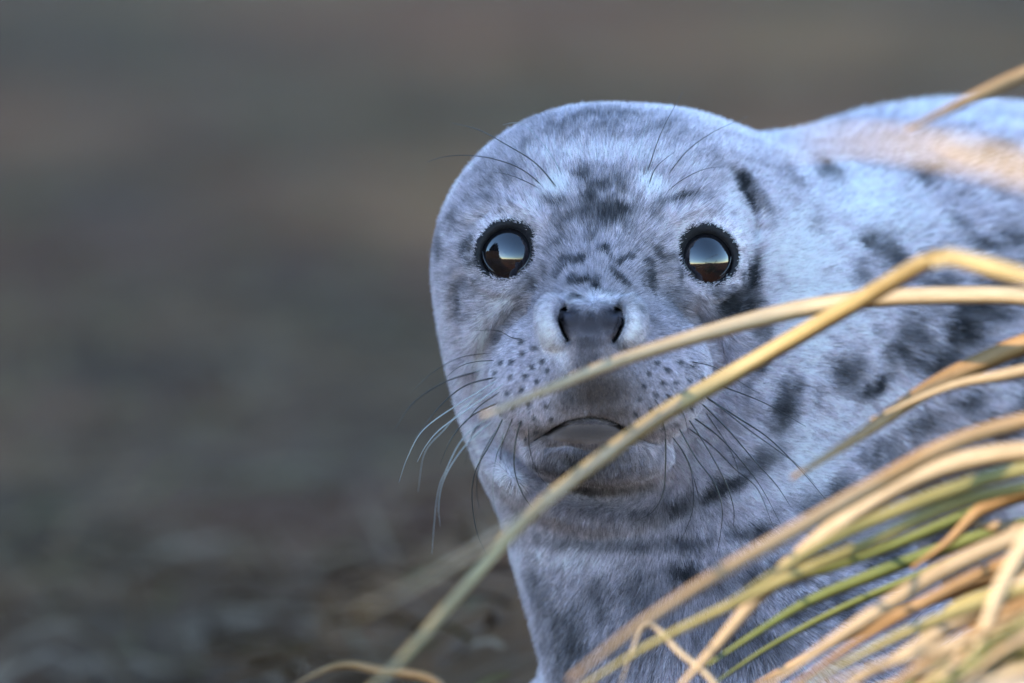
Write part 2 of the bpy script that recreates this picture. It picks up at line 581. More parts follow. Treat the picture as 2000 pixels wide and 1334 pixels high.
# ---------------------------------------------------------------- coat pattern (pigment in the fur, plus some painted shade and highlights)
front_pts = SV[SN[:, 2] > 0.0]
def w_at(x, y):
    d = (front_pts[:, 0] - x) ** 2 + (front_pts[:, 1] - y) ** 2
    k = np.argpartition(d, 6)[:6]
    return float(front_pts[k, 2].max())
SPOTS_SHADE = [  # x, y, rx, ry, angle, strength
    (1180, 395, 52, 52, 0, .62), (1150, 350, 36, 22, 0, .5), (1188, 432, 62, 30, 0, .72), (1205, 440, 26, 18, 0, .55),
    (1092, 402, 26, 22, 0, .5), (1108, 440, 22, 26, 20, .4), (1265, 420, 24, 22, 0, .35), (1312, 400, 42, 10, -22, .6), (1335, 392, 26, 9, -10, .5),
    (1444, 368, 14, 34, -28, .95), (1458, 402, 11, 26, -20, .8), (1490, 420, 12, 46, -20, .4), (1456, 548, 13, 48, 14, .95), (1432, 594, 50, 30, -20, .9),  # includes dark strokes along the folds beside the right eye
    (1400, 570, 20, 12, 30, .4), (1006, 612, 12, 36, 28, .6), (985, 650, 12, 30, 25, .4), (1372, 625, 14, 40, -30, .5), (1310, 600, 28, 40, -20, .35),
    (922, 492, 16, 30, 0, .95), (907, 590, 14, 44, 5, .5), (868, 480, 10, 44, 5, .5), (893, 436, 16, 16, 0, .45), (935, 560, 14, 20, 0, .35),
    (1170, 250, 200, 34, 0, .36), (1000, 330, 90, 30, -40, .3), (960, 370, 60, 26, -40, .25), (1320, 270, 90, 26, 20, .22),
    (1612, 345, 44, 20, 38, .85), (1578, 440, 20, 24, 0, .62), (1682, 474, 19, 18, 0, .8), (1722, 500, 54, 30, 48, .75), (1802, 362, 28, 18, 0, .6),
    (1790, 335, 36, 10, 0, .4), (1664, 535, 24, 36, 20, .5), (1540, 350, 10, 40, -28, .3), (1640, 725, 40, 46, 20, .55), (1586, 768, 8, 22, 10, .55),
    (1692, 752, 48, 16, -34, .95), (1722, 690, 22, 30, 20, .5), (1772, 680, 56, 50, 30, .72), (1800, 600, 36, 40, 20, .4), (1872, 636, 56, 56, 20, .72),
    (1905, 482, 66, 16, 10, .5), (1945, 560, 70, 60, 0, .62), (1700, 640, 26, 14, 0, .3), (1885, 780, 42, 24, -10, .65), (1992, 790, 16, 44, 0, .7),
    (1518, 790, 30, 60, 16, .97), (1482, 888, 52, 24, -38, .75), (1465, 700, 18, 38, 20, .45), (1470, 640, 22, 30, 20, .5), (1440, 760, 14, 26, 0, .35),
    (1604, 968, 64, 26, -26, 1.0), (1392, 948, 80, 16, -24, .8), (1450, 900, 40, 20, -30, .5), (1320, 985, 80, 16, -14, .5), (1200, 1052, 170, 14, 2, .42), (1330, 1050, 70, 14, -8, .42),
    (1332, 1106, 34, 22, 0, .9), (1452, 1030, 46, 20, -10, .6), (1395, 1130, 40, 20, 0, .4), (1700, 880, 50, 30, -20, .5), (1800, 930, 60, 30, -20, .5),
    (1500, 1112, 70, 34, -10, .55), (1250, 1140, 34, 40, 0, .4), (1180, 1160, 24, 50, 0, .35), (1600, 1180, 80, 50, -20, .5), (1450, 1250, 80, 60, 0, .4),
    (1720, 1080, 70, 26, -24, .7), (1850, 1020, 70, 30, -24, .5), (1900, 900, 60, 30, -20, .5), (1120, 1250, 50, 90, 10, .45), (1250, 1240, 60, 60, 0, .3), (1060, 1130, 20, 60, -20, .3),
    (1600, 1080, 60, 24, -24, .6), (1960, 700, 50, 40, 0, .7), (1820, 560, 60, 24, 20, .55), (1900, 600, 80, 40, 10, .7), (1760, 620, 30, 26, 0, .6), (1830, 700, 50, 36, -20, .7), (1940, 830, 40, 24, 0, .6),
    (1780, 820, 50, 22, -20, .5), (1690, 560, 26, 20, 30, .55), (1860, 440, 30, 14, 10, .4), (1960, 470, 40, 20, 0, .5), (1930, 300, 50, 18, 0, .35), (1640, 440, 16, 14, 0, .4),
    (1140, 905, 130, 26, 0, .62), (1150, 940, 150, 16, 0, .5), (1080, 930, 60, 14, 20, .35),  # shade under the chin, painted into the coat colour
    (1120, 770, 26, 16, 0, .35), (1250, 680, 12, 10, 0, .6), (1222, 668, 18, 14, 0, .7),
]
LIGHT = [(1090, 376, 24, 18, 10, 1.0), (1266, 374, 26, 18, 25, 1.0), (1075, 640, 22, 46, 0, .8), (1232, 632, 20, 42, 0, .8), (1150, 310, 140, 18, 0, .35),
         (1250, 308, 90, 16, 10, .35), (1100, 690, 12, 40, -14, .6), (985, 590, 34, 14, -50, .6), (1395, 470, 70, 12, 0, .2), (948, 660, 10, 60, 8, .7),  # includes the muzzle edge catching light, painted as pale coat
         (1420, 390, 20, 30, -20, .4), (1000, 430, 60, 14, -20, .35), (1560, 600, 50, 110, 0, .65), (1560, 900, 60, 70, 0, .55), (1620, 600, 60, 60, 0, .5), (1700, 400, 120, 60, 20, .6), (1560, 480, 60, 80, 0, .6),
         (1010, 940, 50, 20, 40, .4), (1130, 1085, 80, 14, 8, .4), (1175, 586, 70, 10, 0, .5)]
BROWN = [(1166, 760, 62, 42, 0, .75), (1190, 800, 50, 22, 0, .5), (1150, 846, 96, 22, 0, 1.0), (1110, 790, 30, 22, 0, .35), (1160, 880, 80, 10, 0, .4)]
NOSE = [(1116, 622, 27, 22, 20, 1.0), (1188, 624, 27, 22, -20, 1.0), (1152, 634, 30, 22, 0, .95), (1151, 662, 26, 20, 0, .5), (1149, 695, 24, 30, 0, .3)]
DOTS = [(1025, 666), (1048, 679), (1025, 690), (987, 704), (1005, 704), (1061, 704), (1043, 715), (1030, 731), (1003, 733), (975, 722), (1052, 742), (1022, 757),
        (995, 762), (1070, 722), (1058, 765), (1035, 785), (1008, 790), (1075, 752), (1068, 790), (1045, 812), (1020, 820), (1078, 815), (982, 800), (1050, 838),
        (1280, 706), (1300, 720), (1322, 704), (1345, 712), (1265, 728), (1290, 744), (1315, 742), (1342, 738), (1362, 730), (1255, 752), (1278, 768), (1302, 770),
        (1330, 766), (1355, 760), (1248, 778), (1268, 796), (1295, 800), (1320, 795), (1345, 790), (1240, 806), (1262, 826), (1290, 830), (1315, 822), (1250, 840), (1030, 850)]
def with_w(lst):
    out = []
    for s in lst:
        k = (DIST + 0.08 - 0.0) / DIST if s[0] > 1500 else 1.0
        x, y = s[0], s[1]
        w = w_at(x, y)
        f = (DIST - w * S) / DIST                                # where the camera ray really meets the coat
        x, y = 1000 + (x - 1000) * f, 667 + (y - 667) * f
        out.append((x, y, w_at(x, y), *s[2:]))
    return out
GREY = [(1160, 745, 210, 110, 0, .5), (1170, 1000, 250, 70, 0, .7), (1250, 1180, 280, 130, 0, .7), (1150, 910, 190, 60, 0, .6), (1700, 1000, 260, 160, -20, .45), (1420, 800, 60, 160, 10, .35), (900, 640, 40, 110, 0, .3), (1850, 620, 160, 150, 0, .3)]  # greyer coat; throat, chest and lower flank also paint in their weaker light
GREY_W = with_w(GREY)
SPOTS_SHADE_W, LIGHT_W, BROWN_W, NOSE_W = with_w(SPOTS_SHADE), with_w(LIGHT), with_w(BROWN), with_w(NOSE)
DOTS_W = with_w([(x, y, 4.6, 4.6, 0, .55) for x, y in DOTS])
def blobs(p, lst, sharp=1.0, cap=True):
    out = np.zeros(len(p), np.float32)
    for x, y, w, rx, ry, an, st in lst:
        dx, dy, dz = p[:, 0] - x, p[:, 1] - y, p[:, 2] - w
        r = max(rx, ry) * 2.2
        m = (np.abs(dx) < r) & (np.abs(dy) < r)
        if not m.any():
            continue
        c, s_ = math.cos(R(an)), math.sin(R(an))
        a = (c * dx[m] + s_ * dy[m]) / rx
        b_ = (-s_ * dx[m] + c * dy[m]) / ry
        dd = a * a + b_ * b_ + (dz[m] / (max(rx, ry) * 2.2 + 20)) ** 2
        out[m] = np.maximum(out[m], st * np.exp(-dd ** sharp * 0.9))
    return out
C_LIGHT = np.array([0.77, 0.68, 0.735])
C_MID = np.array([0.42, 0.37, 0.405])
C_DARK = np.array([0.022, 0.021, 0.024])
C_BROWN = np.array([0.070, 0.048, 0.039])
C_NOSE = np.array([0.055, 0.052, 0.066])
def pmix(c, t, a):
    return c ** (1 - a)[:, None] * t ** a[:, None]
def coat(p, jitter=0.0):
    p = np.asarray(p, np.float32)
    wob = np.column_stack([fbm(p + 300, 30, 2), fbm(p + 700, 30, 2), np.full(len(p), .5)]) - .5
    q = p + 22 * wob
    if jitter:
        q = q + rng.normal(0, jitter, p.shape)
    big = fbm(p, 170, 3)
    mid = fbm(p + 60, 46, 3)
    fine = fbm(p + 160, 20, 2)
    c = C_LIGHT + (C_MID - C_LIGHT) * np.clip((big - 0.42) * 2.2, 0, .6)[:, None]
    # speckled bridge of the muzzle
    br = np.exp(-(((p[:, 0] - 1185) / 150) ** 2 + ((p[:, 1] - 545) / 80) ** 2) ** 1.5) * (p[:, 2] > -200)
    sp = br * np.clip((fine - 0.50) * 4.2, 0, .75)
    br2 = np.exp(-(((p[:, 0] - 1180) / 210) ** 2 + ((p[:, 1] - 600) / 150) ** 2) ** 1.5) * (p[:, 2] > -200)
    c = c + (C_MID * .8 - c) * (0.85 * br2)[:, None]
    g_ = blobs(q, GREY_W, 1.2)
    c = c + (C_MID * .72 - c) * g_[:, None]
    d = np.maximum(blobs(q, SPOTS_SHADE_W, 1.7), sp)
    d = np.clip(d * (1.0 + 1.3 * (mid - 0.5) + 1.2 * (fine - .5)), 0, 1)
    # spots on the flank out of the camera's sight
    back = np.clip((p[:, 0] - 2050) / 200, 0, 1) + np.clip((-p[:, 2] - 1150) / 300, 0, 1)
    d = np.maximum(d, np.clip(back, 0, 1) * np.clip((fbm(p + 900, 130, 3) - 0.54) * 6, 0, .85))
    d = np.clip(d, 0, 1)
    c = pmix(c, C_DARK, d * (0.30 + 0.55 * d))
    fl_ = p - np.array([1158, 600, 190], np.float32)
    rr_ = np.linalg.norm(fl_, axis=1)[:, None]
    st = fbm(np.column_stack([fl_ / rr_ * 260, rr_ * .22]) [:, [0, 1, 3]] + fl_[:, 2:3] * .2, 5, 2)
    c = c * (1 - np.clip((st - .50) * 2.0, 0, .26) * np.clip((rr_[:, 0] - 120) / 100, 0, 1))[:, None]
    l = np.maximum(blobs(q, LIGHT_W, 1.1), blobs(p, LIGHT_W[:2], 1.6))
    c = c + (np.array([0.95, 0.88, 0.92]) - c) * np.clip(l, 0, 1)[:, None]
    b_ = blobs(p, BROWN_W, 1.2)
    c = pmix(c, C_BROWN, b_)
    n_ = blobs(p, NOSE_W, 2.0)
    c = pmix(c, C_NOSE, n_)
    dt = blobs(p, DOTS_W, 1.5)
    c = pmix(c, C_DARK, dt)
    return np.clip(c, 0.01, 1)
def eye_dist(p):
    out = np.full(len(p), 1e9)
    for c, n in FRONT_EYE.values():
        q = p - (c + n * 43)
        axl = q @ n
        out = np.minimum(out, np.sqrt(eye_rad(q, n) ** 2 + (axl * .7) ** 2))
    return out

def lid_dy(p):
    k = np.argmin([np.abs(p[:, 0] - c[0]) for c, n in FRONT_EYE.values()], axis=0)
    cy_ = np.array([c[1] - 6 for c, n in FRONT_EYE.values()])[k]
    return np.clip(p[:, 1] - cy_, -70, 70)

# ---------------------------------------------------------------- seal objects
seal_base = px(1900, 1300, -1000)
seal_base[2] = 0.0
seal = empty("seal_pup", seal_base)
tag(seal, "pale grey seal pup with dark spots and big black eyes lying behind the grass", "seal")

skin, nt, b = material("seal_skin", rough=0.75, spec=0.1)
at1 = nt.nodes.new("ShaderNodeAttribute")
at1.attribute_name = "coat"
at2 = nt.nodes.new("ShaderNodeAttribute")
at2.attribute_name = "bare"
nt.links.new(at1.outputs["Color"], b.inputs["Base Color"])
mr = nt.nodes.new("ShaderNodeMapRange")
mr.inputs["To Min"].default_value = 0.8
mr.inputs["To Max"].default_value = 0.38
nt.links.new(at2.outputs["Fac"], mr.inputs["Value"])
nt.links.new(mr.outputs[0], b.inputs["Roughness"])
nz = nt.nodes.new("ShaderNodeTexNoise")
nz.inputs["Scale"].default_value = 700
nz.inputs["Detail"].default_value = 4
tcs = nt.nodes.new("ShaderNodeTexCoord")
nt.links.new(tcs.outputs["Object"], nz.inputs["Vector"])
bps = nt.nodes.new("ShaderNodeBump")
bps.inputs["Strength"].default_value = 0.5
bps.inputs["Distance"].default_value = 0.0012
nt.links.new(nz.outputs["Fac"], bps.inputs["Height"])
nt.links.new(bps.outputs[0], b.inputs["Normal"])

body = mesh_obj("body", px(SV[:, 0], SV[:, 1], SV[:, 2]), SFW, skin, seal, seal_base)
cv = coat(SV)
ed = eye_dist(SV)
lidr = 69 + 7 * (fbm(SV + 77, 26, 2) - .5) - 0.05 * lid_dy(SV)
lid = np.clip((lidr - ed) / 6, 0, 1)
lidcol = np.array([0.016, 0.015, 0.017]) * (0.7 + .6 * fbm(SV + 50, 9, 2))[:, None]
cv = cv + (lidcol - cv) * lid[:, None]
bare = np.maximum(lid * .75, blobs(SV, NOSE_W, 2.0) * .22)
bare = np.maximum(bare, blobs(SV, BROWN_W[2:3], 2.0) * .35)
nostril = np.exp(-(np.minimum(line_dist(SV, GROOVES[0][0]), line_dist(SV, GROOVES[1][0])) / 7.5) ** 2) * (SV[:, 2] > 60)
mouth = np.exp(-(line_dist(SV, GROOVES[3][0]) / 5) ** 2) * (SV[:, 2] > -60)
cv = cv + (np.array([0.012, 0.011, 0.012]) - cv) * np.maximum(nostril, mouth * .8)[:, None]
a = body.data.attributes.new("coat", 'FLOAT_COLOR', 'POINT')
a.data.foreach_set("color", np.column_stack([cv * np.where(lid > .5, 1, .85)[:, None], np.ones(len(cv))]).ravel().astype(np.float32))
a = body.data.attributes.new("bare", 'FLOAT', 'POINT')
a.data.foreach_set("value", bare.astype(np.float32))

# eyes
eye_m, nt, b = material("dark_eye", (0.006, 0.005, 0.006), 0.02, 0.5)
b.inputs["IOR"].default_value = 1.75
iris_m, nt, b = material("iris", (0.02, 0.011, 0.006), 0.02, 0.5)
b.inputs["IOR"].default_value = 1.75
for c, n in FRONT_EYE.values():
    cl = px(*c)
    cw = px(*eye_centre(c))
    nwv = px(*(c + n)) - cl
    nwv /= np.linalg.norm(nwv)
    t1 = np.cross(nwv, [0, 0, 1.0]); t1 /= np.linalg.norm(t1)
    t2 = np.cross(t1, nwv)
    V, F = [], []
    rings, seg = 40, 64
    rr = EYE_R * S
    for i in range(rings + 1):
        th = math.pi * i / rings
        bul = 1 + 0.035 * math.exp(-(th / 0.62) ** 2)
        for k in range(seg):
            ph = 2 * math.pi * k / seg
            V.append(cw + rr * bul * (math.cos(th) * nwv + math.sin(th) * (math.cos(ph) * t1 + math.sin(ph) * t2)))
    for i in range(rings):
        for k in range(seg):
            k2 = (k + 1) % seg
            F.append((i * seg + k, (i + 1) * seg + k, (i + 1) * seg + k2, i * seg + k2))
    eye = mesh_obj("eye", V, F, eye_m, seal, seal_base)
    # tear film pooled along the lower lid
    pts, rad = [], []
    for k in range(42):
        ph = math.pi * (1.02 + .96 * k / 41)
        pts.append(cl + S * (53.5 * nwv + 48.5 * (math.cos(ph) * t1 + math.sin(ph) * t2)))
    V, F = tube(pts, [S * (.4 + 1.7 * math.sin(math.pi * k / 41)) for k in range(42)], 8)
    mesh_obj("tear_rim", V, F, eye_m, eye, seal_base)

# fur
tri = np.vstack([SF[:, [0, 1, 2]], SF[:, [0, 2, 3]]])
A, B, C = SV[tri[:, 0]], SV[tri[:, 1]], SV[tri[:, 2]]
area = 0.5 * np.linalg.norm(np.cross(B - A, C - A), axis=1)
mid_ = (A + B + C) / 3
nrm = SN[tri].mean(1)
nrm /= np.linalg.norm(nrm, axis=1)[:, None] + 1e-9
def region(p):
    head = np.clip(1 - np.maximum(np.abs(p[:, 0] - 1180) - 380, 0) / 300, 0, 1) * np.clip(1 - np.maximum(p[:, 1] - 1000, 0) / 350, 0, 1)
    return head * np.clip((p[:, 2] + 760) / 250, 0, 1)
hd = region(mid_)
dens = 0.055 + 0.36 * hd
dens *= np.where(nrm[:, 2] > -0.25, 1, 0.16)
dens *= np.where((mid_[:, 0] > 2150), 0.16, 1)
emid = eye_dist(mid_)
dens[emid < 50] = 0
wgt = area * dens
FUR_N = int(wgt.sum())
pick = rng.choice(len(tri), FUR_N, p=wgt / wgt.sum())
u, v = rng.random(FUR_N), rng.random(FUR_N)
fl = u + v > 1
u[fl], v[fl] = 1 - u[fl], 1 - v[fl]
RP = A[pick] + u[:, None] * (B - A)[pick] + v[:, None] * (C - A)[pick]
RN = SN[tri[pick, 0]] * (1 - u - v)[:, None] + SN[tri[pick, 1]] * u[:, None] + SN[tri[pick, 2]] * v[:, None]
RN /= np.linalg.norm(RN, axis=1)[:, None] + 1e-9
keep = (eye_dist(RP) > 59.5 + 8 * (fbm(RP + 77, 26, 2) - .5) - 0.06 * lid_dy(RP) + rng.normal(0, 2.0, FUR_N)) & (blobs(RP, NOSE_W, 2.0) < 0.45 + rng.uniform(0, .35, FUR_N)) & (np.minimum(line_dist(RP, GROOVES[0][0]), line_dist(RP, GROOVES[1][0])) > 6)
keep &= ~((line_dist(RP, GROOVES[3][0]) < 5) & (RP[:, 2] > -60))
keep &= ~(blobs(RP, BROWN_W[2:3], 1.5) > 0.55)
RP, RN = RP[keep], RN[keep]
N = len(RP)
src = np.array([1158, 600, 190.0])                       # the lie of the coat runs back from the nose
flow = RP - src
flow[:, 1] += np.where(RP[:, 1] > 900, (RP[:, 1] - 900) * .6, 0)
flow /= np.linalg.norm(flow, axis=1)[:, None]
bodyflow = np.array([0.55, 0.35, -0.75])
wb = np.clip((RP[:, 0] - 1480) / 300, 0, 1)[:, None] * .75
flow = flow * (1 - wb) + bodyflow * wb
swirl = np.column_stack([fbm(RP + 20, 60, 2), fbm(RP + 420, 60, 2), fbm(RP + 820, 60, 2)]) - .5
flow = flow + swirl * .55 + rng.normal(0, .16, RP.shape)
tang = flow - (flow * RN).sum(1)[:, None] * RN
tang /= np.linalg.norm(tang, axis=1)[:, None] + 1e-6
muz = np.exp(-(((RP[:, 0] - 1160) / 210) ** 2 + ((RP[:, 1] - 730) / 170) ** 2) ** 2) * (RP[:, 2] > -60)
nearlid = np.clip((eye_dist(RP) - 52) / 55, 0.25, 1)
hr = region(RP)
length = (28 + 12 * (1 - hr)) * (1 - .66 * muz) * nearlid * rng.uniform(.6, 1.15, N)
lift = (0.46 + rng.normal(0, .17, N)) * (1 - .2 * muz) + .1 * (swirl[:, 0])
d0 = tang + RN * np.clip(lift + .22, .08, 1)[:, None]
d0 /= np.linalg.norm(d0, axis=1)[:, None]
d1 = tang + RN * np.clip(lift - .1, .02, 1)[:, None]
d1 /= np.linalg.norm(d1, axis=1)[:, None]
K = 4
P0 = RP - RN * 1.0
P1 = P0 + d0 * (length * .34)[:, None]
P2 = P1 + (d0 + d1) * (length * .165)[:, None]
P3 = P2 + d1 * (length * .33)[:, None] + rng.normal(0, .7, RP.shape)
pos = np.stack([P0, P1, P2, P3], 1).reshape(-1, 3)
posw = px(pos[:, 0], pos[:, 1], pos[:, 2]) - seal_base
rad = (0.44 + .42 * (1 - hr)) * (1 - .25 * muz) * rng.uniform(.7, 1.2, N)
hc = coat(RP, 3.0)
tone = np.clip(rng.normal(1.0, .24, N), .4, 1.6) * (0.76 + .48 * noise(RP + 33, 7))
darkh = rng.random(N) < .09
tone[darkh] *= .45
hc = np.clip(hc * 1.32 * tone[:, None], .01, .94)
fc = bpy.data.hair_curves.new("fur")
fc.add_curves([K] * N)
fc.attributes["position"].data.foreach_set("vector", posw.ravel().astype(np.float32))
ra = fc.attributes.get("radius") or fc.attributes.new("radius", 'FLOAT', 'POINT')
ra.data.foreach_set("value", (np.repeat(rad, K).reshape(N, K) * np.array([1, .95, .7, .12]) * S).ravel().astype(np.float32))
ca = fc.attributes.new("coat", 'FLOAT_COLOR', 'CURVE')
ca.data.foreach_set("color", np.column_stack([hc, np.ones(N)]).ravel().astype(np.float32))
fm = bpy.data.materials.new("seal_fur")
fm.use_nodes = True
nt = fm.node_tree
nt.nodes.remove(nt.nodes["Principled BSDF"])
out = nt.nodes["Material Output"]
at = nt.nodes.new("ShaderNodeAttribute")
at.attribute_name = "coat"
df = nt.nodes.new("ShaderNodeBsdfDiffuse")
tr = nt.nodes.new("ShaderNodeBsdfTranslucent")
gls = nt.nodes.new("ShaderNodeBsdfHairPrincipled") if False else nt.nodes.new("ShaderNodeBsdfAnisotropic")
gls.inputs["Roughness"].default_value = 0.45
gls.inputs["Color"].default_value = (.9, .9, .9, 1)
m1 = nt.nodes.new("ShaderNodeMixShader")
m1.inputs[0].default_value = 0.42
m2 = nt.nodes.new("ShaderNodeMixShader")
m2.inputs[0].default_value = 0.018
nt.links.new(at.outputs["Color"], df.inputs["Color"])
nt.links.new(at.outputs["Color"], tr.inputs["Color"])
nt.links.new(df.outputs[0], m1.inputs[1])
nt.links.new(tr.outputs[0], m1.inputs[2])
nt.links.new(m1.outputs[0], m2.inputs[1])
nt.links.new(gls.outputs[0], m2.inputs[2])
nt.links.new(m2.outputs[0], out.inputs["Surface"])
fc.materials.append(fm)
fur = bpy.data.objects.new("fur", fc)
col.objects.link(fur)
fur.parent = seal
fur["kind"] = "stuff"

# whiskers, traced as (x, y) in the photo; the root sits on the coat, the tip sweeps back
wh_dark, _, _ = material("whisker_dark", (0.022, 0.018, 0.017), 0.35, 0.5)
wh_pale, nt, b = material("whisker_pale", (0.35, 0.37, 0.38), 0.3, 0.5)
def z2(l):
    return [(760 + .45 * x, 560 + .45 * y) for x, y in l]
def z1(l):
    return [(830 + .3523 * x, 180 + .3523 * y) for x, y in l]
WL = [  # traces, pale?, back sweep, root radius
    (z2([(450, 285), (300, 310), (180, 380), (100, 455)]), 0, 120, .8), (z2([(415, 360), (250, 410), (110, 500), (22, 620)]), 0, 60, 1.5),
    (z2([(470, 390), (330, 430), (220, 520), (110, 660)]), 0, 70, 1.5), (z2([(480, 400), (300, 510), (150, 620), (80, 740), (42, 850)]), 1, 60, 1.5),
    (z2([(500, 420), (330, 540), (220, 620), (160, 690), (122, 760)]), 1, 60, 1.7), (z2([(430, 440), (320, 530), (240, 620), (155, 720), (125, 890)]), 1, 90, 1.2),
    (z2([(480, 500), (360, 560), (270, 660), (222, 770)]), 0, 50, 1.6), (z2([(440, 560), (320, 660), (250, 790), (210, 900), (185, 1160)]), 1, 60, 1.5),
    (z2([(450, 580), (330, 690), (240, 830), (215, 950), (222, 1040)]), 1, 60, 1.6), (z2([(430, 560), (360, 640), (330, 770)]), 0, 80, 1.1),
    (z2([(500, 560), (440, 680), (375, 800), (360, 920), (380, 1060), (425, 1170)]), 0, 40, 1.6), (z2([(480, 600), (400, 740), (380, 870), (390, 960)]), 0, 60, 1.3),
    (z2([(510, 600), (465, 740), (450, 870), (465, 980), (520, 1080)]), 1, 40, 1.1), (z2([(575, 570), (548, 680), (545, 800), (585, 910), (655, 1000)]), 0, 10, 1.6),
    (z2([(590, 230), (530, 220), (470, 190), (370, 190)]), 0, 60, .9), (z2([(500, 630), (485, 720), (480, 790)]), 0, 40, 1.2),
    (z2([(605, 600), (610, 700), (640, 800), (690, 870)]), 0, 20, .9), (z2([(470, 320), (380, 325), (300, 350), (220, 420)]), 0, 90, .8),
    (z2([(490, 450), (390, 520), (330, 590), (265, 640)]), 0, 50, 1.2), (z2([(540, 560), (500, 660), (470, 720), (462, 760)]), 0, 30, 1.1),
    (z2([(1280, 320), (1400, 345), (1500, 400), (1590, 455)]), 0, 80, 1.0), (z2([(1340, 400), (1480, 445), (1640, 510), (1810, 608)]), 0, 40, 1.5),
    (z2([(1360, 470), (1500, 560), (1650, 660), (1790, 800), (1900, 930)]), 0, 30, 1.7), (z2([(1300, 420), (1420, 510), (1560, 620), (1700, 720), (1780, 780), (1850, 860)]), 0, 40, 1.4),
    (z2([(1340, 490), (1470, 620), (1590, 760), (1680, 860), (1740, 950)]), 0, 40, 1.6), (z2([(1310, 560), (1430, 650), (1540, 770), (1620, 880), (1700, 1030)]), 0, 40, 1.4),
    (z2([(1280, 600), (1400, 690), (1500, 790), (1600, 880), (1668, 1045)]), 0, 30, 1.4), (z2([(1290, 560), (1380, 700), (1460, 850), (1495, 960), (1495, 1040)]), 0, 30, 1.4),
    (z2([(1250, 600), (1330, 740), (1410, 850), (1445, 960), (1440, 1060), (1420, 1170)]), 0, 20, 1.4), (z2([(1220, 640), (1290, 740), (1330, 860), (1350, 950)]), 0, 20, 1.1),
    (z2([(1200, 640), (1200, 780), (1190, 890), (1150, 970), (1090, 1010)]), 0, 10, 1.4), (z2([(1250, 670), (1310, 800), (1320, 950), (1290, 1050), (1265, 1100)]), 0, 20, .9),
    (z2([(1370, 540), (1470, 690), (1515, 800), (1520, 920)]), 0, 40, .9), (z2([(1230, 480), (1280, 560), (1300, 640)]), 0, 20, 1.0), (z2([(1180, 560), (1200, 640), (1195, 700)]), 0, 10, 1.0),
    (z2([(1150, 480), (1180, 540), (1190, 610)]), 0, 10, .9),
    (z1([(755, 560), (620, 400), (450, 290), (300, 210), (150, 170)]), 0, 120, 1.3), (z1([(680, 545), (540, 430), (380, 370), (230, 350), (100, 360), (10, 388)]), 0, 160, 1.1),
    (z1([(675, 560), (580, 505), (470, 460), (360, 440)]), 0, 120, .9), (z1([(780, 500), (700, 350), (600, 225), (520, 170), (430, 180)]), 1, 120, .9),
    (z1([(1175, 490), (1195, 300), (1245, 120)]), 1, 130, 1.0), (z1([(1220, 490), (1280, 300), (1340, 160), (1430, 0)]), 0, 120, 1.1),
    (z1([(1320, 495), (1450, 330), (1600, 220), (1790, 135)]), 0, 160, 1.0), (z1([(1225, 560), (1280, 420), (1390, 325)]), 0, 60, 1.0),
    (z1([(1310, 580), (1420, 490), (1540, 430), (1650, 412)]), 0, 110, .9), (z1([(1215, 510), (1240, 360), (1285, 200)]), 1, 100, .8),
]
for pts, pale, sweep, r0 in WL:
    brow = pts[0][1] < 450
    w0 = w_at(*pts[0]) - 3
    m = len(pts)
    ctrl = []
    for i, (x, y) in enumerate(pts):
        t = i / (m - 1)
        if brow:
            clear = 26 * math.sin(min(t * 2.2, 1.57))
        else:
            clear = 34 * math.sin(min(t * 2.2, 1.57))
        ws = w_at(x, y)
        inside = ((front_pts[:, 0] - x) ** 2 + (front_pts[:, 1] - y) ** 2).min() < 100
        w = max(w0 - sweep * t ** 1.4, ws + clear) if inside and i else (w0 - sweep * t ** 1.4 if i else w0)
        w = min(w, w0 + 40)
        ctrl.append((x, y, w))
    L = spline(ctrl, 5 * m + 4)
    # start a little under the coat
    Pw = ray(L[:, 0], L[:, 1], L[:, 2])
    tt = np.linspace(0, 1, len(L))
    rads = S * r0 * (.85 if pale else 1.15) * (1 - .8 * tt ** 1.6)
    V, F = tube(Pw, rads, 5)
    mesh_obj("whisker", V, F, wh_pale if pale else wh_dark, seal, seal_base)

